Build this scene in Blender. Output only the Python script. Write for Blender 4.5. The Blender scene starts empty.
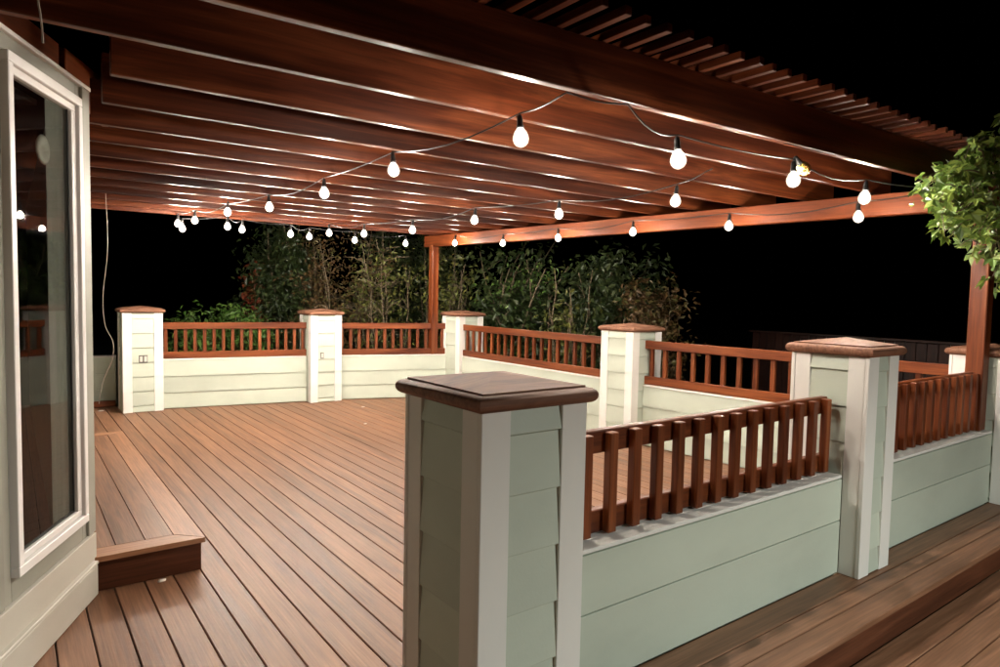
import bpy, math, random
from mathutils import Vector, Matrix

# ------------------------------------------------------------------ camera, world, exposure
U = 1.6                                   # one calibration unit (eye height) in metres
sc = bpy.context.scene
COL = sc.collection
F_PX, YAW, PIT, ROL = 663.0, 0.6388, 0.0586, -0.0201
fwd = Vector((math.sin(YAW)*math.cos(PIT), math.cos(YAW)*math.cos(PIT), -math.sin(PIT)))
r0 = Vector((math.cos(YAW), -math.sin(YAW), 0)); d0 = fwd.cross(r0)
rt = math.cos(ROL)*r0 + math.sin(ROL)*d0; dn = -math.sin(ROL)*r0 + math.cos(ROL)*d0
cd = bpy.data.cameras.new('camera'); cam = bpy.data.objects.new('camera', cd); COL.objects.link(cam)
cd.sensor_width = 36; cd.lens = F_PX/1000*36; cd.clip_start = .05; cd.clip_end = 2000
m = Matrix.Identity(4)
for i in range(3):
    m[i][0] = rt[i]; m[i][1] = -dn[i]; m[i][2] = -fwd[i]
m[2][3] = U
cam.matrix_world = m
sc.camera = cam

w = bpy.data.worlds.new('World'); sc.world = w; w.use_nodes = True
wn = w.node_tree; wn.nodes.clear()
sky = wn.nodes.new('ShaderNodeTexSky'); sky.sky_type = 'NISHITA'; sky.sun_disc = False
sky.sun_elevation = math.radians(-6); sky.sun_rotation = math.radians(200)
bg = wn.nodes.new('ShaderNodeBackground'); bg.inputs[1].default_value = 0.002
wo = wn.nodes.new('ShaderNodeOutputWorld')
wn.links.new(sky.outputs[0], bg.inputs[0]); wn.links.new(bg.outputs[0], wo.inputs[0])

BULB = 3100.0          # emission strength of one lit festoon bulb
FILL = 1350.0        # emission strength of the added fill lantern, unseen behind the viewpoint
sc.view_settings.view_transform = 'Standard'; sc.view_settings.look = 'None'
sc.view_settings.exposure = 0.0; sc.view_settings.gamma = 1.0
sc.render.engine = 'CYCLES'
try:
    sc.cycles.use_denoising = True
    sc.cycles.use_light_tree = True
    sc.cycles.max_bounces = 7; sc.cycles.diffuse_bounces = 5
    sc.cycles.sample_clamp_indirect = 4.0
    sc.cycles.caustics_reflective = False; sc.cycles.caustics_refractive = False
except Exception:
    pass
random.seed(7)
R = random.Random(11)

# ------------------------------------------------------------------ materials
def newmat(name):
    mt = bpy.data.materials.new(name); mt.use_nodes = True
    nt = mt.node_tree; return mt, nt, nt.nodes['Principled BSDF']
def N(nt, t, **k):
    n = nt.nodes.new(t)
    for a, b in k.items():
        if hasattr(n, a): setattr(n, a, b)
        else: n.inputs[a].default_value = b
    return n
def ramp(nt, stops):
    n = nt.nodes.new('ShaderNodeValToRGB'); e = n.color_ramp.elements
    while len(e) < len(stops): e.new(.5)
    for k, (p, c) in enumerate(stops):
        e[k].position = p; e[k].color = (*c, 1)
    return n
def grain_coords(nt, sx, sy, sz):
    """object coordinates (local X is the long axis) shifted per object, stretched along the grain"""
    tc = N(nt, 'ShaderNodeTexCoord'); oi = N(nt, 'ShaderNodeObjectInfo')
    mu = N(nt, 'ShaderNodeMath', operation='MULTIPLY'); mu.inputs[1].default_value = 37.0
    nt.links.new(oi.outputs['Random'], mu.inputs[0])
    cb = N(nt, 'ShaderNodeCombineXYZ')
    for k in range(3): nt.links.new(mu.outputs[0], cb.inputs[k])
    ad = N(nt, 'ShaderNodeVectorMath', operation='ADD')
    nt.links.new(tc.outputs['Object'], ad.inputs[0]); nt.links.new(cb.outputs[0], ad.inputs[1])
    mp = N(nt, 'ShaderNodeMapping'); mp.inputs['Scale'].default_value = (sx, sy, sz)
    nt.links.new(ad.outputs[0], mp.inputs[0])
    return mp, oi, ad
def wood(name, dark, mid, light, rough, gloss, sc3=(.9, 14, 14), vary=.25, bump=.15, coat=0.0):
    mt, nt, b = newmat(name); L = nt.links.new
    mp, oi, ad = grain_coords(nt, *sc3)
    n1 = N(nt, 'ShaderNodeTexNoise', Scale=1.0, Detail=6.0, Roughness=.6, Distortion=.9); L(mp.outputs[0], n1.inputs[0])
    rp = ramp(nt, [(.33, dark), (.5, mid), (.68, light)]); L(n1.outputs[0], rp.inputs[0])
    mp2 = N(nt, 'ShaderNodeMapping'); mp2.inputs['Scale'].default_value = (3, 85, 85); L(ad.outputs[0], mp2.inputs[0])
    n2 = N(nt, 'ShaderNodeTexNoise', Scale=1.0, Detail=3.0); L(mp2.outputs[0], n2.inputs[0])
    # per piece brightness and fine streaks
    v = N(nt, 'ShaderNodeMapRange'); v.inputs[3].default_value = 1-vary; v.inputs[4].default_value = 1+vary; L(oi.outputs['Random'], v.inputs[0])
    s = N(nt, 'ShaderNodeMapRange'); s.inputs[1].default_value = .3; s.inputs[2].default_value = .7; s.inputs[3].default_value = .74; s.inputs[4].default_value = 1.2; L(n2.outputs[0], s.inputs[0])
    ml = N(nt, 'ShaderNodeMath', operation='MULTIPLY'); L(v.outputs[0], ml.inputs[0]); L(s.outputs[0], ml.inputs[1])
    mx = N(nt, 'ShaderNodeVectorMath', operation='SCALE'); L(rp.outputs[0], mx.inputs[0]); L(ml.outputs[0], mx.inputs['Scale'])
    L(mx.outputs[0], b.inputs['Base Color'])
    rr = N(nt, 'ShaderNodeMapRange'); rr.inputs[3].default_value = rough-.09; rr.inputs[4].default_value = rough+.12; L(n1.outputs[0], rr.inputs[0]); L(rr.outputs[0], b.inputs['Roughness'])
    b.inputs['Specular IOR Level'].default_value = gloss
    b.inputs['Coat Weight'].default_value = coat; b.inputs['Coat Roughness'].default_value = .25
    bp = N(nt, 'ShaderNodeBump', Strength=bump, Distance=.004); L(n2.outputs[0], bp.inputs['Height']); L(bp.outputs[0], b.inputs['Normal'])
    return mt
def paint(name, col, rough=.5, vary=.05, scale=3.0, bump=.05, dirt=None):
    mt, nt, b = newmat(name); L = nt.links.new
    mp, oi, ad = grain_coords(nt, scale*.5, scale, scale)
    n1 = N(nt, 'ShaderNodeTexNoise', Scale=1.0, Detail=5.0, Roughness=.6); L(mp.outputs[0], n1.inputs[0])
    a = tuple(c*(1-vary*2) for c in col) if dirt is None else dirt
    rp = ramp(nt, [(.25, a), (.55, col), (.8, tuple(min(1, c*(1+vary)) for c in col))]); L(n1.outputs[0], rp.inputs[0])
    v = N(nt, 'ShaderNodeMapRange'); v.inputs[3].default_value = 1-vary; v.inputs[4].default_value = 1+vary*.6; L(oi.outputs['Random'], v.inputs[0])
    mx = N(nt, 'ShaderNodeVectorMath', operation='SCALE'); L(rp.outputs[0], mx.inputs[0]); L(v.outputs[0], mx.inputs['Scale'])
    L(mx.outputs[0], b.inputs['Base Color']); b.inputs['Roughness'].default_value = rough
    n2 = N(nt, 'ShaderNodeTexNoise', Scale=90.0, Detail=3.0); L(ad.outputs[0], n2.inputs[0])
    bp = N(nt, 'ShaderNodeBump', Strength=bump, Distance=.003); L(n2.outputs[0], bp.inputs['Height']); L(bp.outputs[0], b.inputs['Normal'])
    return mt
def plain(name, col, rough=.5, metal=0.0):
    mt, nt, b = newmat(name); L = nt.links.new
    tc = N(nt, 'ShaderNodeTexCoord'); n1 = N(nt, 'ShaderNodeTexNoise', Scale=25.0, Detail=3.0); L(tc.outputs['Object'], n1.inputs[0])
    rp = ramp(nt, [(.3, tuple(c*.8 for c in col)), (.7, col)]); L(n1.outputs[0], rp.inputs[0]); L(rp.outputs[0], b.inputs['Base Color'])
    b.inputs['Roughness'].default_value = rough; b.inputs['Metallic'].default_value = metal
    return mt
def leafmat(name, a, b_, c, trans=.35, rough=.45):
    mt, nt, b = newmat(name); L = nt.links.new
    g = N(nt, 'ShaderNodeNewGeometry'); rp = ramp(nt, [(0, a), (.5, b_), (1, c)]); L(g.outputs['Random Per Island'], rp.inputs[0])
    L(rp.outputs[0], b.inputs['Base Color']); b.inputs['Roughness'].default_value = rough
    tr = N(nt, 'ShaderNodeBsdfTranslucent'); L(rp.outputs[0], tr.inputs[0])
    mx = N(nt, 'ShaderNodeMixShader'); mx.inputs[0].default_value = trans
    L(b.outputs[0], mx.inputs[1]); L(tr.outputs[0], mx.inputs[2]); L(mx.outputs[0], nt.nodes['Material Output'].inputs[0])
    return mt
M = {}
M['deck'] = wood('deck_composite', (.130, .059, .030), (.210, .100, .054), (.270, .138, .080), .45, .4, (.8, 11, 11), .13, .15)
M['border'] = wood('border_composite', (.19, .085, .042), (.30, .142, .074), (.37, .185, .10), .45, .4, (.8, 11, 11), .06, .15)
M['cedar'] = wood('stained_cedar', (.075, .014, .004), (.145, .034, .009), (.225, .062, .0175), .36, .35, (.8, 11, 11), .16, .12)
M['rafter'] = wood('oiled_rafter', (.024, .0044, .0013), (.060, .0125, .0034), (.150, .039, .012), .38, .25, (.55, 8, 8), .25, .15)
M['beam'] = wood('oiled_beam', (.085, .018, .005), (.145, .034, .0095), (.20, .055, .016), .5, .15, (.7, 9, 9), .1, .12)
M['fascia'] = wood('fascia_board', (.055, .016, .007), (.085, .026, .011), (.115, .038, .017), .5, .3, (.8, 10, 10), .08, .1)
M['capwood'] = wood('cap_composite', (.13, .055, .032), (.19, .085, .050), (.24, .115, .072), .62, .22, (2.5, 12, 12), .08, .1)
M['sage'] = paint('sage_siding', (.52, .565, .475), .52, .08, 2.2, .12)
M['white'] = paint('white_trim', (.80, .775, .73), .45, .03)
M['wallgrey'] = paint('bay_wall_paint', (.34, .34, .29), .5, .10, 2.0)
M['cream'] = paint('cream_base_board', (.56, .53, .46), .5, .07, 2.0)
M['vinyl'] = paint('white_vinyl', (.82, .80, .78), .35, .02)
M['black'] = plain('black_rubber', (.012, .012, .012), .5)
M['dark'] = plain('dark_gap', (.02, .012, .008), .9)
M['plate'] = plain('outlet_plate', (.09, .08, .07), .4)
M['ivory'] = plain('outlet_face', (.62, .6, .54), .4)
M['cable'] = plain('pale_cable', (.40, .33, .28), .4)
M['curtain'] = paint('curtain_cloth', (.36, .36, .33), .9, .08, 6.0)
M['room'] = paint('room_wall', (.20, .17, .15), .9, .08)
M['soil'] = paint('soil_and_grass', (.045, .05, .025), .95, .35, .6, .3)
M['fencewood'] = wood('dark_fence', (.011, .0028, .0014), (.022, .0056, .0028), (.035, .010, .005), .6, .3)
M['bark'] = wood('bark', (.05, .036, .022), (.11, .085, .055), (.19, .15, .10), .85, .2, (5, 30, 30), .2, .6)
M['metal'] = plain('dark_metal', (.03, .03, .03), .45, .8)
M['shell'] = plain('pale_petal', (.75, .66, .60), .6)
M['leaf_vine'] = leafmat('vine_leaf', (.045, .09, .012), (.10, .165, .025), (.21, .27, .055), .3)
M['leaf_bush'] = leafmat('bush_leaf', (.045, .11, .018), (.09, .18, .032), (.15, .25, .055))
M['leaf_dark'] = leafmat('dark_leaf', (.015, .03, .008), (.03, .05, .013), (.06, .08, .025))
M['leaf_yellow'] = leafmat('yellow_leaf', (.05, .065, .014), (.10, .115, .025), (.19, .19, .045))
M['leaf_red'] = leafmat('red_leaf', (.16, .025, .012), (.24, .05, .02), (.16, .09, .03))
M['leaf_rust'] = leafmat('rust_leaf', (.09, .05, .02), (.14, .08, .03), (.10, .10, .03))
def emit(name, col, s):
    mt = bpy.data.materials.new(name); mt.use_nodes = True; nt = mt.node_tree
    nt.nodes.remove(nt.nodes['Principled BSDF']); e = N(nt, 'ShaderNodeEmission'); e.inputs[0].default_value = (*col, 1); e.inputs[1].default_value = s
    nt.links.new(e.outputs[0], nt.nodes['Material Output'].inputs[0]); return mt
def bulbmat():
    # frosted festoon lamp: most of its light leaves through the lower part of the glass
    mt = emit('lit_bulb', (1.0, .90, .77), BULB); nt = mt.node_tree; L = nt.links.new
    e = [q for q in nt.nodes if q.type == 'EMISSION'][0]
    g = N(nt, 'ShaderNodeNewGeometry'); sp = N(nt, 'ShaderNodeSeparateXYZ'); L(g.outputs['Normal'], sp.inputs[0])
    mr = N(nt, 'ShaderNodeMapRange'); mr.interpolation_type = 'SMOOTHSTEP'
    mr.inputs[1].default_value = .5; mr.inputs[2].default_value = -.4; mr.inputs[3].default_value = BULB*.05; mr.inputs[4].default_value = BULB
    L(sp.outputs[2], mr.inputs[0]); L(mr.outputs[0], e.inputs[1]); return mt
M['bulb'] = bulbmat()
M['fill_glow'] = emit('added_fill_light', (.93, 1.0, .93), FILL)  # added light for the outer wall and pillar fronts
def glassmat():
    mt = bpy.data.materials.new('window_glass'); mt.use_nodes = True; nt = mt.node_tree; L = nt.links.new
    nt.nodes.remove(nt.nodes['Principled BSDF'])
    fr = N(nt, 'ShaderNodeFresnel', IOR=1.5); tr = N(nt, 'ShaderNodeBsdfTransparent'); tr.inputs[0].default_value = (.70, .72, .70, 1)
    gl = N(nt, 'ShaderNodeBsdfGlossy'); gl.inputs['Roughness'].default_value = .015
    ge = N(nt, 'ShaderNodeNewGeometry'); om = N(nt, 'ShaderNodeMath', operation='SUBTRACT'); om.inputs[0].default_value = 1.0; L(ge.outputs['Backfacing'], om.inputs[1])
    ff = N(nt, 'ShaderNodeMath', operation='MULTIPLY'); L(fr.outputs[0], ff.inputs[0]); L(om.outputs[0], ff.inputs[1])   # thin pane: no internal reflection at the rear face
    mx = N(nt, 'ShaderNodeMixShader'); L(ff.outputs[0], mx.inputs[0]); L(tr.outputs[0], mx.inputs[1]); L(gl.outputs[0], mx.inputs[2])
    L(mx.outputs[0], nt.nodes['Material Output'].inputs[0]); return mt
M['glass'] = glassmat()
def amber():
    mt, nt, b = newmat('unlit_bulb_glass'); b.inputs['Base Color'].default_value = (.8, .45, .12, 1)
    b.inputs['Transmission Weight'].default_value = .7; b.inputs['Roughness'].default_value = .08; return mt
M['amber'] = amber()

# ------------------------------------------------------------------ object helpers
WM = {}
def link(o, parent, mw):
    COL.objects.link(o)
    if parent is not None:
        o.parent = parent; o.matrix_basis = WM[parent].inverted() @ mw
    else:
        o.matrix_basis = mw
    WM[o] = mw.copy(); return o
def thing(name, loc, label=None, cat=None, group=None, kind=None):
    o = bpy.data.objects.new(name, None); o.empty_display_size = .1
    link(o, None, Matrix.Translation(Vector(loc)))
    return tag(o, label, cat, group, kind)
def tag(o, label=None, cat=None, group=None, kind=None):
    if label: o['label'] = label
    if cat: o['category'] = cat
    if group: o['group'] = group
    if kind: o['kind'] = kind
    return o
def mesh_obj(name, me, mat, parent=None, mw=None):
    if mat is not None and not me.materials: me.materials.append(mat)
    o = bpy.data.objects.new(name, me)
    return link(o, parent, mw if mw is not None else Matrix.Identity(4))
def pydata(name, v, f, smooth=False):
    me = bpy.data.meshes.new(name); me.from_pydata([tuple(p) for p in v], [], f); me.update()
    if smooth:
        for p in me.polygons: p.use_smooth = True
    return me
CACHE = {}
def boxmesh(L, W, H, c, mat):
    """chamfered box: X 0..L, Y -W/2..W/2, Z 0..H"""
    key = (round(L, 4), round(W, 4), round(H, 4), round(c, 4), mat.name)
    if key in CACHE: return CACHE[key]
    x0, x1, y0, y1, z0, z1 = 0, L, -W/2, W/2, 0, H
    v = []; idx = {}
    for a in (0, 1):
        for b in (0, 1):
            for d in (0, 1):
                X = (x0, x1)[a]; Y = (y0, y1)[b]; Z = (z0, z1)[d]
                sx, sy, sz = (1, -1)[a], (1, -1)[b], (1, -1)[d]
                idx[a, b, d, 'x'] = len(v); v.append((X, Y+sy*c, Z+sz*c))
                idx[a, b, d, 'y'] = len(v); v.append((X+sx*c, Y, Z+sz*c))
                idx[a, b, d, 'z'] = len(v); v.append((X+sx*c, Y+sy*c, Z))
    f = []
    q = lambda *k: f.append([idx[t] for t in k])
    for s in (0, 1):
        q((s,0,0,'x'), (s,1,0,'x'), (s,1,1,'x'), (s,0,1,'x'))
        q((0,s,0,'y'), (1,s,0,'y'), (1,s,1,'y'), (0,s,1,'y'))
        q((0,0,s,'z'), (1,0,s,'z'), (1,1,s,'z'), (0,1,s,'z'))
        for t in (0, 1):
            q((0,s,t,'y'), (1,s,t,'y'), (1,s,t,'z'), (0,s,t,'z'))
            q((s,0,t,'x'), (s,1,t,'x'), (s,1,t,'z'), (s,0,t,'z'))
            q((s,t,0,'x'), (s,t,1,'x'), (s,t,1,'y'), (s,t,0,'y'))
            for u in (0, 1): q((s,t,u,'x'), (s,t,u,'y'), (s,t,u,'z'))
    me = pydata('box', v, f)
    import bmesh
    bm = bmesh.new(); bm.from_mesh(me); bmesh.ops.recalc_face_normals(bm, faces=bm.faces); bm.to_mesh(me); bm.free()
    me.materials.append(mat); CACHE[key] = me; return me
def frame(a, b, up=Vector((0, 0, 1))):
    """matrix with local X from a to b, Z as close to up as possible, origin a"""
    x = (b-a).normalized()
    if abs(x.dot(up)) > .999: up = Vector((0, 1, 0))
    y = up.cross(x).normalized(); z = x.cross(y)
    mw = Matrix.Identity(4)
    for i in range(3): mw[i][0] = x[i]; mw[i][1] = y[i]; mw[i][2] = z[i]; mw[i][3] = a[i]
    return mw
def bar(name, parent, mat, a, b, W, H, c=.003, up=None):
    """a box beam from a to b (bottom centre line), W across, H along 'up'"""
    a, b = Vector(a), Vector(b)
    me = boxmesh((b-a).length, W, H, c, M[mat])
    return mesh_obj(name, me, None, parent, frame(a, b, Vector(up) if up else Vector((0, 0, 1))))
def tube(pts, rad, n=6, name='tube'):
    v = []; f = []; pts = [Vector(p) for p in pts]
    rads = rad if isinstance(rad, (list, tuple)) else [rad]*len(pts)
    for i, p in enumerate(pts):
        t = (pts[min(i+1, len(pts)-1)]-pts[max(i-1, 0)]).normalized()
        u = t.orthogonal().normalized(); w_ = t.cross(u)
        if i > 0:
            u = (pu - t*pu.dot(t)).normalized(); w_ = t.cross(u)
        pu = u
        for k in range(n):
            a = 2*math.pi*k/n; v.append(p+(u*math.cos(a)+w_*math.sin(a))*rads[i])
    for i in range(len(pts)-1):
        for k in range(n): f.append((i*n+k, i*n+(k+1) % n, (i+1)*n+(k+1) % n, (i+1)*n+k))
    f.append(tuple(range(n))[::-1]); f.append(tuple((len(pts)-1)*n+k for k in range(n)))
    return v, f
def merge(parts):
    V = []; Fc = []
    for v, f in parts:
        o = len(V); V += list(v); Fc += [tuple(k+o for k in q) for q in f]
    return V, Fc
def lathe(prof, n=12):
    v = []; f = []
    for r, z in prof:
        for k in range(n):
            a = 2*math.pi*k/n; v.append((r*math.cos(a), r*math.sin(a), z))
    for i in range(len(prof)-1):
        for k in range(n): f.append((i*n+k, i*n+(k+1) % n, (i+1)*n+(k+1) % n, (i+1)*n+k))
    f.append(tuple(range(n))[::-1]); f.append(tuple((len(prof)-1)*n+k for k in range(n)))
    return v, f
def V3(x, y, z=0): return Vector((x*U, y*U, z*U))      # calibration units -> metres

def lapmesh(L, H, mat):
    """one lap siding board: X 0..L, outward -Y, Z 0..H, thicker at its lower edge"""
    key = ('lap', round(L, 4), round(H, 4), mat.name)
    if key in CACHE: return CACHE[key]
    pr = [(0, .004), (-.0165, .004), (-.018, .006), (-.018, .009), (-.007, H-.0005), (0, H-.0005)]
    n = len(pr); v = [(0, y, z) for y, z in pr]+[(L, y, z) for y, z in pr]
    f = [(k, (k+1) % n, n+(k+1) % n, n+k) for k in range(n)]+[tuple(range(n))[::-1], tuple(range(n, 2*n))]
    me = pydata('lap_board', v, f)
    import bmesh
    bm = bmesh.new(); bm.from_mesh(me); bmesh.ops.recalc_face_normals(bm, faces=bm.faces); bm.to_mesh(me); bm.free()
    me.materials.append(mat); CACHE[key] = me; return me
def shipmesh(L, H, mat):
    """one flat shiplap board with a shadow joint along its upper edge"""
    key = ('ship', round(L, 4), round(H, 4), mat.name)
    if key in CACHE: return CACHE[key]
    pr = [(0, 0), (-.0165, 0), (-.018, .0015), (-.018, H-.0065), (-.0165, H-.005), (-.002, H-.005), (-.002, H), (0, H)]
    n = len(pr); v = [(0, y, z) for y, z in pr]+[(L, y, z) for y, z in pr]
    f = [(k, (k+1) % n, n+(k+1) % n, n+k) for k in range(n)]+[tuple(range(n))[::-1], tuple(range(n, 2*n))]
    me = pydata('shiplap_board', v, f)
    import bmesh
    bm = bmesh.new(); bm.from_mesh(me); bmesh.ops.recalc_face_normals(bm, faces=bm.faces); bm.to_mesh(me); bm.free()
    me.materials.append(mat); CACHE[key] = me; return me
def siding(parent, a, b, courses, mat='sage', name='siding_board', flat=False):
    """lap boards on the face from a to b (left to right seen from outside)"""
    a, b = Vector(a), Vector(b); L = (b-a).length
    for z0, z1 in courses:
        mw = frame(Vector((a.x, a.y, z0)), Vector((b.x, b.y, z0)))
        mesh_obj(name, (shipmesh if flat else lapmesh)(L, z1-z0, M[mat]), None, parent, mw)

# ------------------------------------------------------------------ the setting: ground and decks
gv, gf = [], []
n = 48
for i in range(n+1):
    for j in range(n+1):
        x = (i/n-.5); y = (j/n-.5); x = math.copysign(abs(x*2)**2.2, x)*500; y = math.copysign(abs(y*2)**2.2, y)*500
        gv.append((x, y, -.75+.05*math.sin(x*.7)*math.cos(y*.5)))
for i in range(n):
    for j in range(n): gf.append((i*(n+1)+j, (i+1)*(n+1)+j, (i+1)*(n+1)+j+1, i*(n+1)+j+1))
ground = mesh_obj('ground', pydata('ground', gv, gf, True), M['soil']); tag(ground, 'dark soil and grass around the raised deck', 'ground', kind='structure')

deck = thing('deck', (0, 0, 0), 'brown composite deck with boards running towards the back railing', 'deck', kind='structure')
PITCH = .0892*U; C0 = .7125*U
XL, XSPLIT, XR = -1.6*U, .60*U, 3.62*U
k0 = math.floor((XL-C0)/PITCH)
x = C0+k0*PITCH
def back_y(xu): return (6.32-.2*xu)
while x < XR:
    cx_ = x+PITCH/2
    ya = -1.6*U if cx_ < XSPLIT else .86*U
    if cx_ < 0: ya, yb_ = -1.6*U, 2.4*U
    else: yb_ = back_y(cx_/U)*U+.25
    if 0 < cx_/U < .72: yb_ = 6.75*U
    bar('deck_board', deck, 'deck', (cx_, ya, -.028), (cx_, yb_, -.028), PITCH-.0065, .028, .0028)
    x += PITCH
sub = bar('deck_subframe', deck, 'dark', (-1.0*U, 0, -.20), (3.6*U, 0, -.20), .12, .12)
for jy in range(-2, 13): bar('joist', deck, 'dark', (XL, jy*.5*U, -.20), (XR, jy*.5*U, -.20), .05, .165)
low = thing('outer_deck', (XSPLIT, 0, 0), 'outer deck boards running parallel to the low front wall', 'deck', kind='structure')
y = .833*U
while y > -1.5*U:
    bar('deck_board', low, 'deck', (XSPLIT+.004, y-PITCH/2, -.028), (6.2*U, y-PITCH/2, -.028), PITCH-.0065, .028, .0028); y -= PITCH
for jx in range(0, 14): bar('joist', low, 'dark', (XSPLIT+jx*.42*U, -1.5*U, -.20), (XSPLIT+jx*.42*U, .85*U, -.20), .05, .165)

# long step (ledge) along the outside of the front wall
ZO = .115*U
led = thing('long_step', V3(.62, .93), 'long brown wooden step running along the foot of the outer wall', 'step')
for ya, yb_ in ((1.034, .9500), (.9475, .8905), (.888, .815)):
    bar('tread_board', led, 'deck', V3(.62, (ya+yb_)/2, 0)+Vector((0, 0, ZO-.028)), V3(5.2, (ya+yb_)/2, 0)+Vector((0, 0, ZO-.028)), (ya-yb_)*U, .028, .003)
bar('riser', led, 'fascia', V3(.63, .838, 0)+Vector((0, 0, .002)), V3(5.2, .838, 0)+Vector((0, 0, .002)), .022, ZO-.034, .002)
bar('core', led, 'dark', V3(.66, .95, 0)+Vector((0, 0, .002)), V3(5.2, .95, 0)+Vector((0, 0, .002)), .24, ZO-.032, .002)

# house step inside
ZS = .12*U
stp = thing('house_step', V3(.4, 3.4), 'brown boxed step with mitred picture frame boards beside the house', 'step')
sx0, sx1, sy0, sy1 = .19*U, .5475*U, 2.466*U, 4.60*U
bw = PITCH-.004
def quad_board(name, parent, pts, z, t, mat):
    """a board with a free plan outline (mitred ends), grain along its first edge"""
    a = Vector((*pts[0], z-t)); b = Vector((*pts[1], z-t)); fr = frame(a, b); inv = fr.inverted()
    low_ = [inv @ Vector((*p, z-t)) for p in pts]; c = .0025; cen = sum(low_, Vector())/len(low_)
    top = [q+Vector((0, 0, t-c)) for q in low_]; tp2 = [q+Vector((0, 0, t))+(cen-q).normalized()*c for q in low_]
    nn = len(pts); v = low_+top+tp2; f = [tuple(range(nn))[::-1], tuple(range(2*nn, 3*nn))]
    for lay in (0, nn):
        for k in range(nn): f.append((lay+k, lay+(k+1) % nn, lay+nn+(k+1) % nn, lay+nn+k))
    return mesh_obj(name, pydata(name, v, f), M[mat], parent, fr)
g = .003
quad_board('tread_board', stp, [(sx0, sy0), (sx1, sy0), (sx1-bw, sy0+bw), (sx0, sy0+bw)], ZS, .028, 'border')
quad_board('tread_board', stp, [(sx1, sy0+g), (sx1, sy1), (sx1-bw, sy1-bw), (sx1-bw, sy0+bw+g)], ZS, .028, 'border')
quad_board('tread_board', stp, [(sx1-g, sy1), (sx0, sy1), (sx0, sy1-bw), (sx1-bw-g, sy1-bw)], ZS, .028, 'border')
xx = sx1-bw-.004
while xx > sx0+.02:
    x2 = max(sx0, xx-bw)
    quad_board('tread_board', stp, [(x2, sy0+bw+.004), (xx, sy0+bw+.004), (xx, sy1-bw-.004), (x2, sy1-bw-.004)][1:]+[(x2, sy0+bw+.004)], ZS-.001, .027, 'deck')
    xx = x2-.0055
bar('riser', stp, 'fascia', (sx0, sy0+.035, .002), (sx1-.018, sy0+.035, .002), .022, ZS-.034, .002)
bar('riser', stp, 'fascia', (sx1-.03, sy0+.05, .002), (sx1-.03, sy1-.04, .002), .022, ZS-.034, .002)
bar('riser', stp, 'fascia', (sx0, sy1-.035, .002), (sx1-.045, sy1-.035, .002), .022, ZS-.034, .002)

# ------------------------------------------------------------------ pillars
def cap_parts(parent, x0, y0, x1, y1, z):
    """bullnosed slab and a low hipped top, all metres"""
    o = .026; t = .050; nseg = 8
    cxm, cym = (x0+x1)/2, (y0+y1)/2; hw, hd = (x1-x0)/2+o, (y1-y0)/2+o; r = t/2
    rings = []
    for k in range(nseg+1):
        a = -math.pi/2+math.pi*k/nseg; e = -r+r*math.cos(a); rings.append((hw+e, hd+e, z+r+r*math.sin(a)))
    v = []; f = []
    for a, b, zz in rings: v += [(cxm-a, cym-b, zz), (cxm+a, cym-b, zz), (cxm+a, cym+b, zz), (cxm-a, cym+b, zz)]
    for i in range(nseg):
        for k in range(4): f.append((4*i+k, 4*i+(k+1) % 4, 4*i+4+(k+1) % 4, 4*i+4+k))
    f.append((3, 2, 1, 0)); f.append(tuple(4*nseg+k for k in range(4)))
    fr = Matrix.Translation((cxm, cym, z)); inv = fr.inverted()
    me = pydata('cap_slab', [inv @ Vector(p) for p in v], f, True)
    me.polygons[-1].use_smooth = me.polygons[-2].use_smooth = False
    try: me.set_sharp_from_angle(angle=math.radians(60))
    except Exception: pass
    slab = mesh_obj('cap', me, M['capwood'], parent, fr)
    # hipped top: separate raised panel with a small edge step
    a, b = hw-r-.006, hd-r-.006; e = .006
    v = [(-a, -b, t-.002), (a, -b, t-.002), (a, b, t-.002), (-a, b, t-.002), (-a, -b, t+e), (a, -b, t+e), (a, b, t+e), (-a, b, t+e), (0, 0, t+e+.032)]
    f = [(0, 1, 5, 4), (1, 2, 6, 5), (2, 3, 7, 6), (3, 0, 4, 7), (4, 5, 8), (5, 6, 8), (6, 7, 8), (7, 4, 8), (3, 2, 1, 0)]
    mesh_obj('hipped_top', pydata('hipped_top', v, f), M['capwood'], slab, fr)
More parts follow.
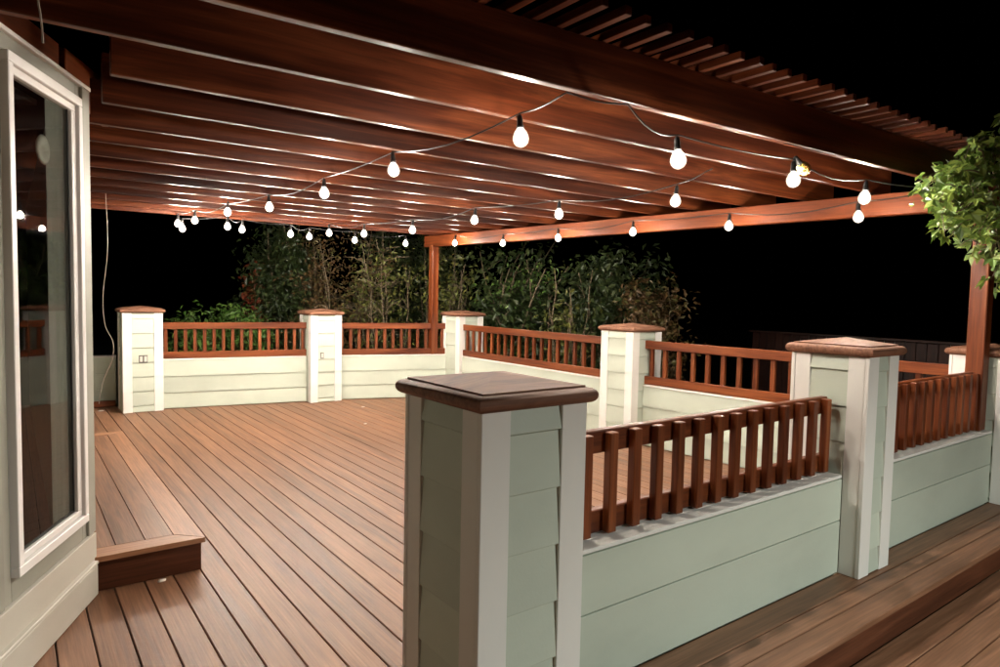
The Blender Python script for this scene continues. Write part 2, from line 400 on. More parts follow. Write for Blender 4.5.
def pillar(label, x, y, wx, wy, h, base=0.0, outlet=None):
    t = thing('railing_pillar', V3(x+wx/2, y+wy/2, base), label, 'pillar', 'railing pillars around the deck')
    x0, y0, x1, y1 = x*U, y*U, (x+wx)*U, (y+wy)*U; z0, z1 = base*U, h*U
    tt = .021; tw = .085; ins = .006
    a0, b0, a1, b1 = x0+tt, y0+tt, x1-tt, y1-tt       # core faces
    bar('core', t, 'sage', (a0+.001, (b0+b1)/2, z0+.002), (a1-.001, (b0+b1)/2, z0+.002), b1-b0-.002, z1-z0-.003, .001)
    cs = []; z = z1-.08; top = z1
    while z > z0+.03: cs.append((z, top)); top = z; z -= .186
    cs.append((z0+.002, top))
    for (p, q) in (((a0+tw, b0), (a1-tw, b0)), ((a1, b0+tw), (a1, b1-tw)), ((a1-tw, b1), (a0+tw, b1)), ((a0, b1-tw), (a0, b0+tw))):
        siding(t, (*p, 0), (*q, 0), cs)
    H = z1-z0-.002
    zb = z0+.002
    # corner boards: front and back pairs run to the corner, side pairs butt behind them
    for yy, s in ((b0, -1), (b1, 1)):
        for xa, xb in ((x0, x0+tw+tt), (x1-tw-tt, x1)):
            bar('corner_trim', t, 'white', ((xa+xb)/2, yy+s*tt/2, zb), ((xa+xb)/2, yy+s*tt/2, zb+H), xb-xa, tt-.001, .0015, (0, s, 0)) if False else \
            bar('corner_trim', t, 'white', ((xa+xb)/2, yy+s*(.0005), zb), ((xa+xb)/2, yy+s*(.0005), zb+H), xb-xa, tt-.0005, .0018, (0, s, 0))
    for xx_, s in ((a0, -1), (a1, 1)):
        for ya, yb2 in ((b0+.0008, b0+tw), (b1-tw, b1-.0008)):
            bar('corner_trim', t, 'white', (xx_+s*.0005, (ya+yb2)/2, zb), (xx_+s*.0005, (ya+yb2)/2, zb+H), yb2-ya, tt-.0025, .0018, (s, 0, 0))
    cap_parts(t, x0, y0, x1, y1, z1)
    if outlet:
        ox, oz, ow, oh, cnt = outlet
        pl = bar('outlet_plate', t, 'plate', ((ox-ow/2)*U, y0+.006, (oz-oh/2)*U), ((ox+ow/2)*U, y0+.006, (oz-oh/2)*U), .010, oh*U, .002)
        for k in range(cnt):
            cw = ow/cnt; cx1 = ox-ow/2+cw*(k+.5)
            bar('outlet_face', pl, 'ivory', ((cx1-cw*.33)*U, y0+.001, (oz-oh*.36)*U), ((cx1+cw*.33)*U, y0+.001, (oz-oh*.36)*U), .006, oh*.72*U, .001)
    return t
pillar('sage and white pillar with a double outlet plate at the house end of the back railing', .715, 5.935, .29, .28, .797, 0, (.861, .428, .062, .062, 2))
pillar('sage and white pillar with a small single outlet plate midway along the back railing', 2.15, 5.703, .29, .284, .785, 0, (2.255, .422, .032, .055, 1))
pillar('sage and white corner pillar standing beside the slim wooden pergola post at the back', 3.40, 5.22, .275, .31, .787)
pillar('sage and white pillar halfway along the side railing between two railing panels', 3.32, 2.991, .288, .295, .768)
pillar('large sage pillar with grey white trim and brown bullnose cap at the railing end', .681, .966, .261, .287, .785)
pillar('sage and white pillar rising from the long step between two front railings', 2.157, .966, .207, .257, .826, .115)
pillar('sage and white corner pillar behind the wooden post under the leafy vine', 3.50, .962, .27, .255, .767, .115)

# ------------------------------------------------------------------ low walls and railings
WT = .125*U
def low_wall(label, p, q, zb_in, zb_out, ztop, group='low sided walls between the pillars'):
    """p->q along the inner face; outward is to the left of p->q"""
    p, q = Vector((*p, 0))*U, Vector((*q, 0))*U; d = (q-p).normalized(); nrm = Vector((-d.y, d.x, 0))
    mid = (p+q)/2+nrm*WT/2
    t = thing('low_wall', (mid.x, mid.y, min(zb_in, zb_out)*U), label, 'wall', group)
    zt = ztop*U; cp = .016
    c = .018
    bar('core', t, 'sage', p+nrm*WT/2+Vector((0, 0, min(zb_in, zb_out)*U+.002)), q+nrm*WT/2+Vector((0, 0, min(zb_in, zb_out)*U+.002)), WT-2*c, zt-cp-.002-min(zb_in, zb_out)*U, .001)
    bar('wall_cap', t, 'white', p+nrm*WT/2+Vector((0, 0, zt-cp)), q+nrm*WT/2+Vector((0, 0, zt-cp)), WT-.001, cp, .002)
    for zb, a, b, off in ((zb_in, p, q, c), (zb_out, q, p, WT-c)):
        cs = []; top = zt-cp-.0005; z = zt-.237
        while z > zb*U+.09: cs.append((z, top)); top = z; z -= .215
        cs.append((zb*U+.006, top))
        siding(t, a+nrm*off, b+nrm*off, cs, flat=zb > .05)
    return t
def railing(label, p, q, ztop, zbot, nb, first, last, out=0.0, group='cedar railing panels on the low walls'):
    """rails near the inner face of the wall, square balusters fixed to their outer side; p->q as for low_wall"""
    p, q = Vector((*p, 0))*U, Vector((*q, 0))*U; d = (q-p).normalized(); nrm = Vector((-d.y, d.x, 0)); L = (q-p).length
    rt_ = .036; off = .018+rt_/2+out; bs = .043; bd = .036; rh = .088
    mid = (p+q)/2+nrm*off
    t = thing('railing', (mid.x, mid.y, zbot*U), label, 'railing', group)
    for nm, z in (('top_rail', ztop*U-rh), ('bottom_rail', zbot*U+.002)):
        bar(nm, t, 'cedar', p+nrm*off+Vector((0, 0, z)), q+nrm*off+Vector((0, 0, z)), rt_, rh, .004)
    for k in range(nb):
        s = first+(last-first)*k/(nb-1); b = p+d*(s*U)+nrm*(off+rt_/2+bs/2+.0006)
        lean = R.uniform(-.0015, .0015)
        bar('baluster', t, 'cedar', b+Vector((0, 0, zbot*U+.004+R.uniform(0, .003))), b+Vector((lean, 0, ztop*U-.006-R.uniform(0, .004))), bs, bs, .003, tuple(nrm)) if False else \
        bar('baluster', t, 'cedar', b-nrm*bs/2+Vector((0, 0, zbot*U+.004)), b-nrm*bs/2+Vector((lean, lean, ztop*U-.008)), bs, bd, .003, tuple(nrm))
    return t
AB = ((1.006, 6.008), (2.149, 5.806)); BC = ((2.441, 5.757), (3.40, 5.458))
CD = ((3.43, 5.219), (3.43, 3.287)); DG = ((3.43, 2.990), (3.555, 1.218))
F1 = ((2.156, 1.158), (.943, 1.158)); F2 = ((3.499, 1.158), (2.365, 1.158))
low_wall('low sage lap sided wall under the back railing between the two outlet pillars', *AB, 0, 0, .414)
low_wall('low sage lap sided wall under the back railing next to the slim pergola post', *BC, 0, 0, .412)
low_wall('low sage lap sided wall under the side railing next to the corner pillar by the slim post', *CD, 0, 0, .414)
low_wall('low sage lap sided wall under the side railing running towards the vine covered corner', *DG, 0, 0, .414)
low_wall('broad sage green outer wall of two wide boards beside the large pillar', *F1, 0, .115, .440)
low_wall('sage green outer wall of wide boards below the railing near the leafy vine', *F2, 0, .115, .440)
low_wall('dim low wall in the dark corner behind the hanging cable near the house', (.20, 6.50), (.72, 6.42), 0, 0, .414)
railing('reddish brown cedar railing between the two outlet pillars at the back', *AB, .716, .416, 16, .03, 1.135)
railing('reddish brown cedar railing crossed by the slim pergola post at the back', *BC, .712, .414, 13, .025, .975)
railing('reddish brown cedar side railing next to the corner pillar by the slim post', *CD, .712, .416, 20, .03, 1.90)
railing('reddish brown cedar side railing running towards the vine covered corner', *DG, .712, .416, 17, .035, 1.73)
railing('dark cedar railing of thick square balusters beside the large pillar', *F1, .688, .442, 15, .03, 1.185, .052)
railing('dark cedar railing of close balusters ending at the thick post under the vine', *F2, .700, .442, 14, .09, 1.10, .052)

# ------------------------------------------------------------------ house with the angled bay
hd = Vector((.4256, .905, 0)).normalized(); hn = Vector((.905, -.4256, 0)).normalized()
P0 = Vector((.0344, 2.0723, 0))
def HW(s, out=0.0, z=0.0):                 # point on the bay wall: s along, out towards the deck (both calibration units)
    p = P0+hd*s+hn*out; return Vector((p.x*U, p.y*U, z*U))
house = thing('house', HW(.1), 'grey green house bay with a tall white framed window beside the deck', 'house')
S0, S1, ZW = -2.2, .447, 1.622
ws0, ws1, wz0, wz1 = -.058, .368, .264, 1.566          # window opening
WO = -.018                                              # wall face set back from the base board
def hpanel(name, s0, s1, z0, z1, out, th, mat, c=.002, parent=None):
    """a flat panel on the bay wall, its face at 'out', th metres thick"""
    o = out*U-th/2
    a = HW(s0, 0, z0)+hn*o; b = HW(s1, 0, z0)+hn*o
    return bar(name, parent or house, mat, a, b, th, (z1-z0)*U, c)
hpanel('wall', S0, ws0, .202, ZW-.012, WO, .05, 'wallgrey')
hpanel('wall', ws1, S1, .202, ZW-.012, WO, .05, 'wallgrey')
hpanel('wall', ws0, ws1, .202, wz0, WO, .05, 'wallgrey')
hpanel('wall', ws0, ws1, wz1, ZW-.012, WO, .05, 'wallgrey')
hpanel('wall_cap', S0, S1+.006, ZW-.012, ZW, WO+.012, .13, 'white')
hpanel('corner_trim', S1-.052, S1, .205, ZW-.013, WO+.009, .0145, 'wallgrey')
hpanel('corner_trim', ws0-.085, ws0-.05, .205, ZW-.013, WO+.009, .0145, 'wallgrey')
hpanel('base_board', S0, S1, .104, .200, WO+.010, .118, 'cream')
hpanel('base_board', S0, S1-.022, .002, .102, .004, .15, 'cream', .004)
hpanel('base_ledge', S0, S1-.020, .1022, .114, .006, .15, 'cream', .004)
# wall continuing towards the back beyond the bay corner
K = HW(S1, -.03)
bar('wall', house, 'wallgrey', (K.x-.06, K.y-.02, .002), (K.x-.06, 6.66*U, .002), .10, ZW*U-.004, .002)
# room behind the window
def rp(s, o, z): return HW(s, o, z)
bar('room_back', house, 'room', rp(-.9, -1.3, 0), rp(1.5, -1.0, 0), .06, 1.6*U)
bar('room_side', house, 'room', rp(-.9, -.11, 0), rp(-.9, -1.3, 0), .06, 1.6*U)
bar('room_floor', house, 'room', rp(-.9, -.7, .05), rp(.55, -.7, .05), 1.6, .03)
bar('room_ceiling', house, 'room', rp(-.9, -.7, 1.58), rp(.55, -.7, 1.58), 1.6, .03)
# window: white frame, inner sash, pane
win = hpanel('window', ws0, ws1, wz1-.026, wz1, WO+.020, .05, 'vinyl', .003)
hpanel('frame', ws0, ws1, wz0, wz0+.026, WO+.020, .05, 'vinyl', .003, win)
hpanel('frame', ws0, ws0+.024, wz0+.0262, wz1-.0262, WO+.020, .05, 'vinyl', .003, win)
hpanel('frame', ws1-.024, ws1, wz0+.0262, wz1-.0262, WO+.020, .05, 'vinyl', .003, win)
i0, i1, j0, j1 = ws0+.0245, ws1-.0245, wz0+.0265, wz1-.0265
for (a, b, c_, d_) in ((i0, i1, j1-.020, j1), (i0, i1, j0, j0+.020), (i0, i0+.019, j0+.0203, j1-.0203), (i1-.026, i1, j0+.0203, j1-.0203)):
    hpanel('sash', a, b, c_, d_, WO+.009, .04, 'vinyl', .003, win)
hpanel('pane', i0+.017, i1-.024, j0+.018, j1-.018, WO-.004, .004, 'glass', .0005, win)
hpanel('gasket', i1-.032, i1-.0262, j0+.0204, j1-.0204, WO-.0005, .006, 'black', .0005, win)
hpanel('gasket', i0+.0192, i1-.0322, j0+.0204, j0+.027, WO-.0005, .006, 'black', .0005, win)
# curtain inside: folded cloth strip
v = []; f = []; nf = 40
for k in range(nf+1):
    s = .205+.157*k/nf; o = -.0325+.0016*math.sin(k*.5)+.0003*math.sin(k*1.3)
    v += [HW(s, o, .07), HW(s+.003*math.sin(k), o, .9), HW(s, o, 1.55)]
for k in range(nf):
    for j in range(2): f.append((3*k+j, 3*k+3+j, 3*k+4+j, 3*k+1+j))
cu = mesh_obj('curtain', pydata('curtain', v, f, True), M['curtain']); tag(cu, 'pale folded curtain hanging inside the tall window', 'curtain')
# round pale disc inside the window
fr = frame(HW(.185, -.030, 1.375), HW(.185, -.030, 1.375)+hn, Vector((0, 0, 1)))
cv, cf = lathe([(.0, -.005), (.060, -.005), (.066, 0), (.054, .005), (.03, .005), (.026, .002), (0, .002)], 20)
ck = mesh_obj('pale_disc', pydata('pale_disc', [fr @ Vector((z, x, y)) for x, y, z in cv], cf, True), M['ivory'])
tag(ck, 'round pale ring ornament seen through the tall window', 'disc')

# ------------------------------------------------------------------ pergola
ZR = 1.545
perg = thing('pergola', V3(3.3, 5.5, .414), 'reddish brown stained wooden pergola of deep rafters over the deck', 'pergola')
PW = .070*U
bar('post', perg, 'cedar', V3(3.298, 5.529, .4142), V3(3.298, 5.529, 1.447), PW, PW, .006, (0, 1, 0))
WM_dummy = None
o = perg.children[-1]; mw = WM[o].copy(); mw[1][3] -= PW/2; o.matrix_basis = WM[perg].inverted() @ mw; WM[o] = mw
bar('post', perg, 'cedar', V3(3.458, 1.058, .4405), V3(3.458, 1.058, 1.420), PW, PW, .006, (0, 1, 0))
a, b = V3(3.302, 5.68, 1.4475), V3(3.475, .93, 1.4175)
bar('beam', perg, 'beam', a, b, .09, .105*U, .006)
bar('post_bracket', perg, 'cedar', V3(3.240, 5.49, 1.405), V3(3.247, 5.49, 1.405), .09, .05*U, .003)
NR = 14; rafters = []
for k in range(NR):
    y0 = 1.383+.3135*k; sl = -.038 if k == 0 else -.028 if k == 1 else -.016 if k == 2 else -.006
    xa = -.55 if k < 2 else .222 if k == 2 else .235 if k == 3 else .205
    xb = 3.66+(.12 if k > 1 else 0)
    rafters.append((y0, sl))
    bar('rafter', perg, 'rafter', V3(xa, y0+sl*xa, ZR), V3(xb, y0+sl*xb, ZR), .044, .145*U, .004)
# short header boards standing on the bay wall behind its top trim
def on_bay(px, py, out):
    d = fwd+rt*((px-500)/F_PX)+dn*((py-333.5)/F_PX); q = (P0+hn*out); t_ = (q-Vector((0, 0, 1))).dot(hn)/d.dot(hn); return (Vector((0, 0, 1))+d*t_)*U
for pa, pb in (((-40, -14), (54, 29.5)), ((61, 61), (105, 71))):
    a_, b_ = on_bay(*pa, -.068), on_bay(*pb, -.068); zt_ = (a_.z+b_.z)/2; zb_ = ZR*U+.04
    a_.z = b_.z = zb_
    bar('header_board', perg, 'cedar', a_, b_, .040, zt_-zb_, .004)
nsl = 43
for k in range(nsl):
    xs = .28+.0797*k
    bar('slat', perg, 'rafter', V3(xs, 1.19-.02*xs+R.uniform(-.006, .006), ZR+.146), V3(xs, 5.70, ZR+.146), .036, .036, .002)

# ------------------------------------------------------------------ festoon lights
bulb_prof = [(.010, 0), (.016, -.006), (.028, -.022), (.036, -.042), (.038, -.056), (.034, -.072), (.024, -.085), (.010, -.092), (.003, -.094)]
bv, bf = lathe(bulb_prof, 14); bulb_me = pydata('bulb', bv, bf, True)
sv, sf = lathe([(.007, .055), (.012, .05), (.0145, .035), (.0145, .012), (.017, .008), (.017, -.004), (.012, -.006)], 10); sock_me = pydata('socket', sv, sf, True)
def scaled(me, kx, kz, dz, name):
    q = me.copy(); q.name = name
    for vv in q.vertices: vv.co = Vector((vv.co.x*kx, vv.co.y*kx, vv.co.z*kz+dz))
    return q
core_me = scaled(bulb_me, .66, .74, -.014, 'glowing_core'); core_me.materials.append(M['bulb'])
mk = bpy.data.materials.new('milky_glass'); mk.use_nodes = True; nt = mk.node_tree; nt.nodes.remove(nt.nodes['Principled BSDF'])
tr_ = N(nt, 'ShaderNodeBsdfTransparent'); em_ = N(nt, 'ShaderNodeEmission'); em_.inputs[0].default_value = (1, .86, .72, 1); em_.inputs[1].default_value = 3.2
ms_ = N(nt, 'ShaderNodeMixShader'); ms_.inputs[0].default_value = .32
nt.links.new(tr_.outputs[0], ms_.inputs[1]); nt.links.new(em_.outputs[0], ms_.inputs[2]); nt.links.new(ms_.outputs[0], nt.nodes['Material Output'].inputs[0])
try: mk.cycles.emission_sampling = 'NONE'
except Exception: pass
bulb_me.materials.append(mk); sock_me.materials.append(M['black'])
amber_me = bulb_me.copy(); amber_me.materials.clear(); amber_me.materials.append(M['amber'])
def string_light(label, pts, anchors_first=None, anchors_last=None, hooks=True):
    """pts: bulb centres (calibration units); the cable runs a little above the sockets, dipping between"""
    pts = [V3(*p) for p in pts]
    t = thing('string_light', pts[0]+Vector((0, 0, .12)), label, 'string light', 'festoon strings under the pergola')
    ZC = ZR*U-.008
    tops = [Vector((p.x, p.y, min(p.z+.114, ZC))) for p in pts]
    line = ([V3(*a) for a in anchors_first] if anchors_first else [])+tops+([V3(*a) for a in anchors_last] if anchors_last else [])
    cab = []
    for i in range(len(line)-1):
        for k in range(6):
            u = k/6; p = line[i].lerp(line[i+1], u); p.z = min(p.z-(.05 if i % 2 else .015)*math.sin(math.pi*u), ZC); cab.append(p)
    cab.append(line[-1])
    v, f = tube(cab, .0042, 5)
    org = t.location
    mesh_obj('cable', pydata('cable', [p-org for p in v], f, True), M['black'], t, Matrix.Translation(org))
    for p in pts:
        tl = Matrix.Translation(p+Vector((0, 0, .05))) @ Matrix.Rotation(R.uniform(-.08, .08), 4, 'X') @ Matrix.Rotation(R.uniform(-.08, .08), 4, 'Y')
        dr, df = tube([(0, 0, .05), (0, 0, .066)], .0045, 5)
        s = mesh_obj('socket', sock_me, None, t, tl)
        mesh_obj('drop_wire', pydata('drop_wire', dr, df), M['black'], s, tl)
        mesh_obj('bulb', bulb_me, None, s, tl)
        mesh_obj('glowing_core', core_me, None, s, tl)
    return t
HK = (1.2038, 1.345, ZR-.003)
s1 = string_light('string of lit bulbs running from the front rafter back along the house side',
    [(1.204, 1.543, 1.455), (1.204, 2.335, 1.472), (1.204, 3.031, 1.46), (1.204, 3.85, 1.471), (1.13, 4.44, 1.487), (1.05, 4.98, 1.471), (.98, 5.18, 1.458)], [HK])
s2 = string_light('string of lit bulbs hung along the outermost rafter above the front railing',
    [(1.573, 1.27, 1.402), (2.196, 1.27, 1.417), (2.722, 1.27, 1.4095)], [HK, (1.38, 1.29, 1.53)], [(3.25, 1.20, 1.50)])
s3 = string_light('string of lit bulbs hung along the side beam by the slim post',
    [(3.18, 1.511, 1.393), (3.19, 2.206, 1.401), (3.20, 2.913, 1.4145), (3.20, 3.63, 1.4165), (3.20, 4.293, 1.4135), (3.18, 4.974, 1.447)], [(3.3, 1.25, 1.50)])
s5 = string_light('string of lit bulbs crossing below the middle of the rafters',
    [(2.333, 1.882, 1.42), (2.286, 2.59, 1.42), (2.20, 3.23, 1.432), (2.186, 3.948, 1.42), (2.12, 4.56, 1.429), (2.0, 4.93, 1.448)], [(2.36, 1.72, 1.545)])
s4 = string_light('string of lit bulbs hung across the back end of the pergola',
    [(1.017, 5.22, 1.4285), (1.265, 4.98, 1.445), (1.385, 5.045, 1.4375), (1.75, 5.075, 1.4315), (1.93, 5.16, 1.429), (2.335, 5.20, 1.429), (2.80, 5.18, 1.43)])
# one unlit, tilted clear bulb at the front string
tl = Matrix.Translation(V3(2.223, 1.265, 1.479)) @ Matrix.Rotation(math.radians(-60), 4, 'Y')
ub = mesh_obj('socket', sock_me, None, s2, tl); mesh_obj('bulb', amber_me, None, ub, tl)

# ------------------------------------------------------------------ added fill light, built as a hooded lantern, unseen behind the viewpoint
LX, LY = 1.9, -1.2
lp = thing('fill_light_post', V3(LX, LY), 'added fill light, a bell hooded lantern out of view on the outer deck', 'fill light')
bar('pole', lp, 'metal', V3(LX, LY-.16, .002), V3(LX, LY-.16, 1.36), .05, .05, .004, (0, 1, 0))
bar('arm', lp, 'metal', V3(LX, LY-.13, 1.33), V3(LX, LY, 1.33), .03, .03, .003)
lv, lf = lathe([(.20, -.03), (.205, -.03), (.205, 0), (.16, .05), (.04, .10), (.02, .13)], 24)
mesh_obj('hood', pydata('hood', lv[:], lf[:-2]+[lf[-1]], True), M['metal'], lp, Matrix.Translation(V3(LX, LY, 1.25)))  # hood shaped to keep the added light off the front rafter
lv, lf = lathe([(.02, -.028), (.08, -.026), (.125, -.012), (.13, 0), (.02, .004)], 20)
mesh_obj('fill_globe', pydata('fill_globe', lv, lf, True), M['fill_glow'], lp, Matrix.Translation(V3(LX, LY, 1.25)))

# ------------------------------------------------------------------ loose cables and small things
def cable(name, label, pts, rad=.004, mat='cable'):
    P = [V3(*p) for p in pts]; sm = []
    for i in range(len(P)-1):
        a0_, a1_, a2_, a3_ = P[max(i-1, 0)], P[i], P[i+1], P[min(i+2, len(P)-1)]
        for k in range(6):
            u = k/6; sm.append(.5*((2*a1_)+(a2_-a0_)*u+(2*a0_-5*a1_+4*a2_-a3_)*u*u+(3*a1_-a0_-3*a2_+a3_)*u*u*u))
    sm.append(P[-1]); v, f = tube(sm, rad, 6)
    o_ = mesh_obj(name, pydata(name, [p-P[0] for p in v], f, True), M[mat], None, Matrix.Translation(P[0]))
    return tag(o_, label, 'cable')
def ray_dir(px, py):
    d = fwd+rt*((px-500)/F_PX)+dn*((py-333.5)/F_PX); return d
def at_y(px, py, y): d = ray_dir(px, py); return tuple(d*(y/d.y)+Vector((0, 0, 1)))
cable('hanging_cable', 'pale cable hanging from the rafters beside the house corner', [at_y(px, py, 4.6) for px, py in ((101, 128), (103, 160), (106, 200), (107.5, 250), (103, 295), (105, 325), (113, 342), (112, 360), (104, 378), (100, 395), (99, 404))], .003)
cable('hanging_wire', 'thin wire dangling in front of the top corner of the tall window', [at_y(px, py, 1.55) for px, py in ((37, -25), (38, 0), (40, 12), (42, 28), (43, 43))], .0028)
cable('loose_cable_end', 'short stiff cable end sticking out below the rafters near the house', [at_y(px, py, 4.6) for px, py in ((106, 177), (114, 179), (123, 182))], .005)
def flake(loc, size, label, seed):
    r_ = random.Random(seed); n_ = 9; v = []; 
    for k in range(n_):
        a_ = 2*math.pi*k/n_; q = size*r_.uniform(.6, 1.0); v.append((q*math.cos(a_)*1.5, q*math.sin(a_), .004+.006*r_.random()))
    v.append((0, 0, .010)); v += [(x_*.96, y_*.96, .001) for x_, y_, z_ in v[:n_]]
    f = [(k, (k+1) % n_, n_) for k in range(n_)]+[(k, k+n_+1, (k+1) % n_+n_+1, (k+1) % n_) for k in range(n_)]
    o_ = mesh_obj('petal', pydata('petal', v, f, True), M['shell'], None, Matrix.Translation(V3(*loc))); tag(o_, label, 'petal')
flake((.405, 2.472-.02, .0), .020, 'single pale petal lying on the deck below the boxed step', 1)
flake((2.46, 5.29, 0), .02, 'pale petal lying on the deck near the single outlet pillar', 2)
flake((2.16, 4.60, 0), .018, 'pale petal on the deck boards out in the middle', 3)
flake((.585, 6.15, .0), .03, 'white scrap lying on the deck in the dark corner', 4)
bx_ = bar('brown_plank', None, 'cedar', V3(.22, 6.36, .002), V3(.71, 6.34, .002), .05, .05*U); tag(bx_, 'short reddish plank set on edge at the foot of the dim corner wall', 'plank')

# ------------------------------------------------------------------ planting
def ground_at(px, dist):
    d = ray_dir(px, 300); d.z = 0; d.normalize(); return Vector((d.x*dist*U, d.y*dist*U, -.75))
def leaf(v, f, p, n_, t_, L, W, fold=.25):
    """pointed leaf from p along t_, width across, folded along its midrib"""
    s = n_.cross(t_).normalized(); nn = t_.cross(s).normalized(); i = len(v)
    v += [p, p+t_*L*.45+s*W*.5+nn*W*fold, p+t_*L, p+t_*L*.45-s*W*.5+nn*W*fold, p+t_*L*.5]
    f += [(i, i+1, i+4), (i+1, i+2, i+4), (i+2, i+3, i+4), (i+3, i, i+4)]
def rvec(r_):
    while True:
        q = Vector((r_.uniform(-1, 1), r_.uniform(-1, 1), r_.uniform(-1, 1)))
        if .05 < q.length < 1: return q.normalized()
def shrub(label, cat, base, height, width, leafm, nleaf, size, seed, stems=7, lean=(0, 0), name='garden_shrub', crown0=.25, group='shrubs beyond the railings', clump=.32, sub=4, srad=.022):
    r_ = random.Random(seed); t = thing(name, base, label, cat, group)
    sp = []; tips = []
    for s in range(stems):
        a_ = r_.uniform(0, 2*math.pi); rr = r_.uniform(.2, 1)*width*.5; h = height*r_.uniform(.72, 1.0)
        end = Vector((math.cos(a_)*rr+lean[0]*h, math.sin(a_)*rr+lean[1]*h, h)); st = Vector((math.cos(a_)*.08, math.sin(a_)*.08, 0))
        pts = []
        for k in range(8):
            u = k/7; p = st.lerp(end, u); bow = math.sin(u*math.pi)*.12*width; p += Vector((math.cos(a_+1.3)*bow*.5, math.sin(a_+1.3)*bow*.5, u*(1-u)*height*.18)); p += Vector((r_.uniform(-.04, .04), r_.uniform(-.04, .04), 0))*(k > 0); pts.append(p)
        sp.append(tube(pts, [srad*(1-.8*k/7)+.003 for k in range(8)], 5))
        for k in range(2, 8): tips.append(pts[k])
        for j in range(sub):
            k = r_.randrange(2, 7); d_ = rvec(r_); d_.z = abs(d_.z)*.6+.15; ln = r_.uniform(.18, .4)*width*.8; q = pts[k]
            br = [q, q+d_*ln*.5+Vector((0, 0, .04)), q+d_*ln]; sp.append(tube(br, [.008, .006, .003], 4)); tips += [br[1], br[2], br[2]]
    v, f = merge(sp); mesh_obj('stems', pydata('stems', v, f, True), M['bark'], t, Matrix.Translation(base))
    v = []; f = []
    tips = [p for p in tips if p.z > height*crown0] or tips
    for k in range(nleaf):
        c = r_.choice(tips); off = rvec(r_)*clump*(r_.random()**.6); p = c+off
        n_ = (off.normalized()*.7+rvec(r_)*.7+Vector((0, 0, .35))).normalized(); t_ = n_.orthogonal().normalized(); t_.rotate(Matrix.Rotation(r_.uniform(0, 6.28), 3, n_)); t_ = (t_+Vector((0, 0, -.25))).normalized()
        L = size*r_.uniform(.6, 1.25); leaf(v, f, p, n_, t_, L, L*.48)
    cr = mesh_obj('crown', pydata('crown', v, f), M[leafm], t, Matrix.Translation(base)); cr['kind'] = 'stuff'
    return t
shrub('low rounded bright green bush behind the back railing', 'bush', ground_at(214, 7.4), 2.05, 1.7, 'leaf_bush', 7500, .10, 1, 14, clump=.27, crown0=.2)
shrub('shrub with dark red leaves rising behind the bright green bush', 'shrub', ground_at(246, 7.7), 3.1, .7, 'leaf_red', 1000, .11, 2, 5, clump=.24, crown0=.45)
shrub('tall dense dark green shrub beside the red leaved shrub', 'shrub', ground_at(285, 7.7), 3.7, 1.5, 'leaf_dark', 8000, .11, 3, 12, clump=.30)
shrub('twiggy half bare shrub behind the single outlet pillar', 'shrub', ground_at(335, 7.3), 3.6, 1.6, 'leaf_rust', 4200, .075, 4, 11, clump=.30, sub=18, srad=.014)
shrub('tangle of upright bare stems with sparse yellow green leaves', 'shrub', ground_at(388, 7.1), 3.4, 1.5, 'leaf_yellow', 1500, .085, 5, 10, clump=.28, sub=18, srad=.014)
shrub('yellow green leafy shrub just behind the slim pergola post', 'shrub', ground_at(440, 7.0), 3.2, 1.1, 'leaf_yellow', 1100, .10, 6, 11, clump=.26, sub=8)
shrub('leaning pale branched shrub beyond the back corner pillar', 'shrub', ground_at(478, 7.0), 3.4, 1.4, 'leaf_bush', 1300, .09, 7, 10, lean=(.25, -.2), clump=.26, sub=8, srad=.036)
shrub('tall dark backing shrub filling the gap behind the yellow green shrub', 'shrub', ground_at(420, 8.2), 3.9, 2.4, 'leaf_dark', 6000, .12, 15, 14, clump=.36)
shrub('dark arching shrub behind the side railing', 'shrub', ground_at(530, 6.9), 3.2, 1.8, 'leaf_dark', 6000, .14, 8, 14, clump=.32)
shrub('sparse shrub with a bright sprig of leaves behind the side railing', 'shrub', ground_at(566, 6.4), 2.8, 1.0, 'leaf_yellow', 520, .10, 9, 7, clump=.2, sub=6)
shrub('dense dark shrub behind the pillar halfway along the side railing', 'shrub', ground_at(612, 6.7), 3.0, 1.7, 'leaf_dark', 6500, .12, 10, 14, clump=.32)
shrub('brownish green shrub at the end of the planting before the darkness', 'shrub', ground_at(654, 6.4), 2.6, 1.1, 'leaf_rust', 4000, .10, 11, 11, clump=.26)

# vine at the front corner post
vine = thing('climbing_vine', V3(3.45, 1.0, 1.25), 'bright green leafy vine draped over the front corner post and beam end', 'vine')
r_ = random.Random(21); stems = []; v = []; f = []
def inside(px, py):
    lo = [(914, 186), (922, 214), (935, 234), (955, 238), (975, 252), (1000, 262), (1060, 270)]; hi = [(914, 184), (928, 172), (948, 164), (965, 150), (985, 138), (1000, 126), (1060, 110)]
    def ev(t_):
        for (xa, ya), (xb, yb2) in zip(t_, t_[1:]):
            if xa <= px <= xb: return ya+(yb2-ya)*(px-xa)/(xb-xa)
        return 200
    return ev(hi) <= py <= ev(lo)
knot = V3(3.50, 1.08, 1.44); sprays = []
while len(sprays) < 150:
    px, py = r_.uniform(914, 1055), r_.uniform(112, 270)
    if inside(px, py) and r_.random() < (1.0 if px < 1005 else .5): sprays.append((px, py))
sprays += [(991, 280), (996, 292), (1003, 286), (1010, 275), (1012, 296), (917, 193), (921, 205), (938, 236), (947, 241), (960, 246), (972, 256)]
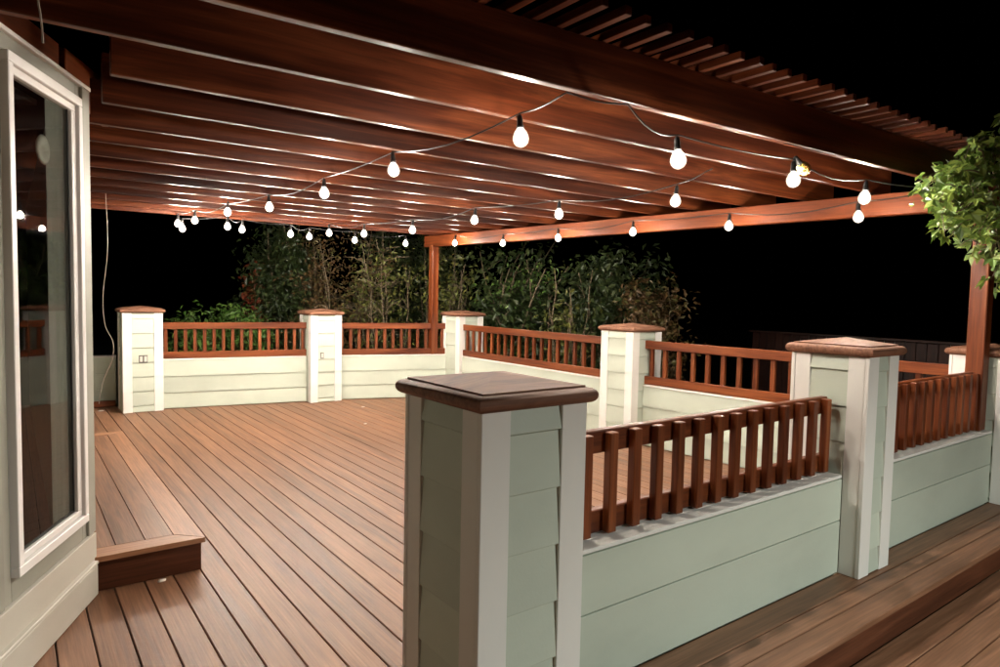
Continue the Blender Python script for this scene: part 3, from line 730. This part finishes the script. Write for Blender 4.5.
for px, py in sprays:
    e_ = Vector(at_y(px, py, r_.uniform(.93, 1.20)))*U
    d_ = Vector((-.55, r_.uniform(-.4, .4), r_.uniform(-.75, .1))).normalized()
    st = e_-d_*r_.uniform(.14, .30); st = st.lerp(knot, .12)
    pts = [st.lerp(e_, k/4)+Vector((0, 0, .035*math.sin(k/4*3.14))) for k in range(5)]
    stems.append(tube(pts, [.0045, .004, .0035, .003, .002], 4))
    if r_.random() < .3: stems.append(tube([knot.lerp(st, k/5)+Vector((r_.uniform(-.03, .03), r_.uniform(-.03, .03), .05*math.sin(k/5*3.14))) for k in range(6)], .0055, 4))
    for k in range(9):
        u = k/8; p = pts[min(int(u*4), 3)].lerp(pts[min(int(u*4)+1, 4)], u*4-min(int(u*4), 3))+rvec(r_)*.035
        n_ = (Vector((-.45, .15, .45))+rvec(r_)*.75).normalized(); t_ = n_.orthogonal(); t_.rotate(Matrix.Rotation(r_.uniform(0, 6.28), 3, n_)); t_ = (t_+d_*.7+Vector((0, 0, -.45))).normalized()
        L = .075*r_.uniform(.5, 1.35); s_ = n_.cross(t_).normalized()
        for a_ in ((-1.0, 0, 1.0) if r_.random() < .7 else (0,)):
            tt_ = (t_*math.cos(a_)+s_*math.sin(a_)).normalized(); leaf(v, f, p, n_, tt_, L*(1 if a_ == 0 else .75), L*.46, r_.uniform(.05, .3))
sv_, sf_ = merge(stems)
T = Matrix.Translation(vine.location)
mesh_obj('stems', pydata('stems', [p-vine.location for p in sv_], sf_, True), M['bark'], vine, T)
vl = mesh_obj('leaves', pydata('leaves', [p-vine.location for p in v], f), M['leaf_vine'], vine, T); vl['kind'] = 'stuff'

# dark fence of the neighbouring garden
fx = 6.5; fz = .672
fe = thing('garden_fence', V3(fx, 2.8, -.4), 'dark reddish board fence with a capping rail across the garden', 'fence')
bar('capping_rail', fe, 'fencewood', V3(fx-.02, 4.15, fz-.02), V3(fx-.02, .6, fz-.02), .16, .035, .004)
bar('rail', fe, 'fencewood', V3(fx+.03, 4.1, fz-.20), V3(fx+.03, .6, fz-.20), .05, .09, .004)
yy = 4.1
while yy > .62:
    bar('board', fe, 'fencewood', V3(fx, yy, -.42), V3(fx, yy, fz-.022), .135, .02, .002, (1, 0, 0)); yy -= .09
for yy in (4.08, 2.9, 1.75, .7): bar('post', fe, 'fencewood', V3(fx+.06, yy, -.44), V3(fx+.06, yy, fz-.03), .09, .09, .004, (1, 0, 0))
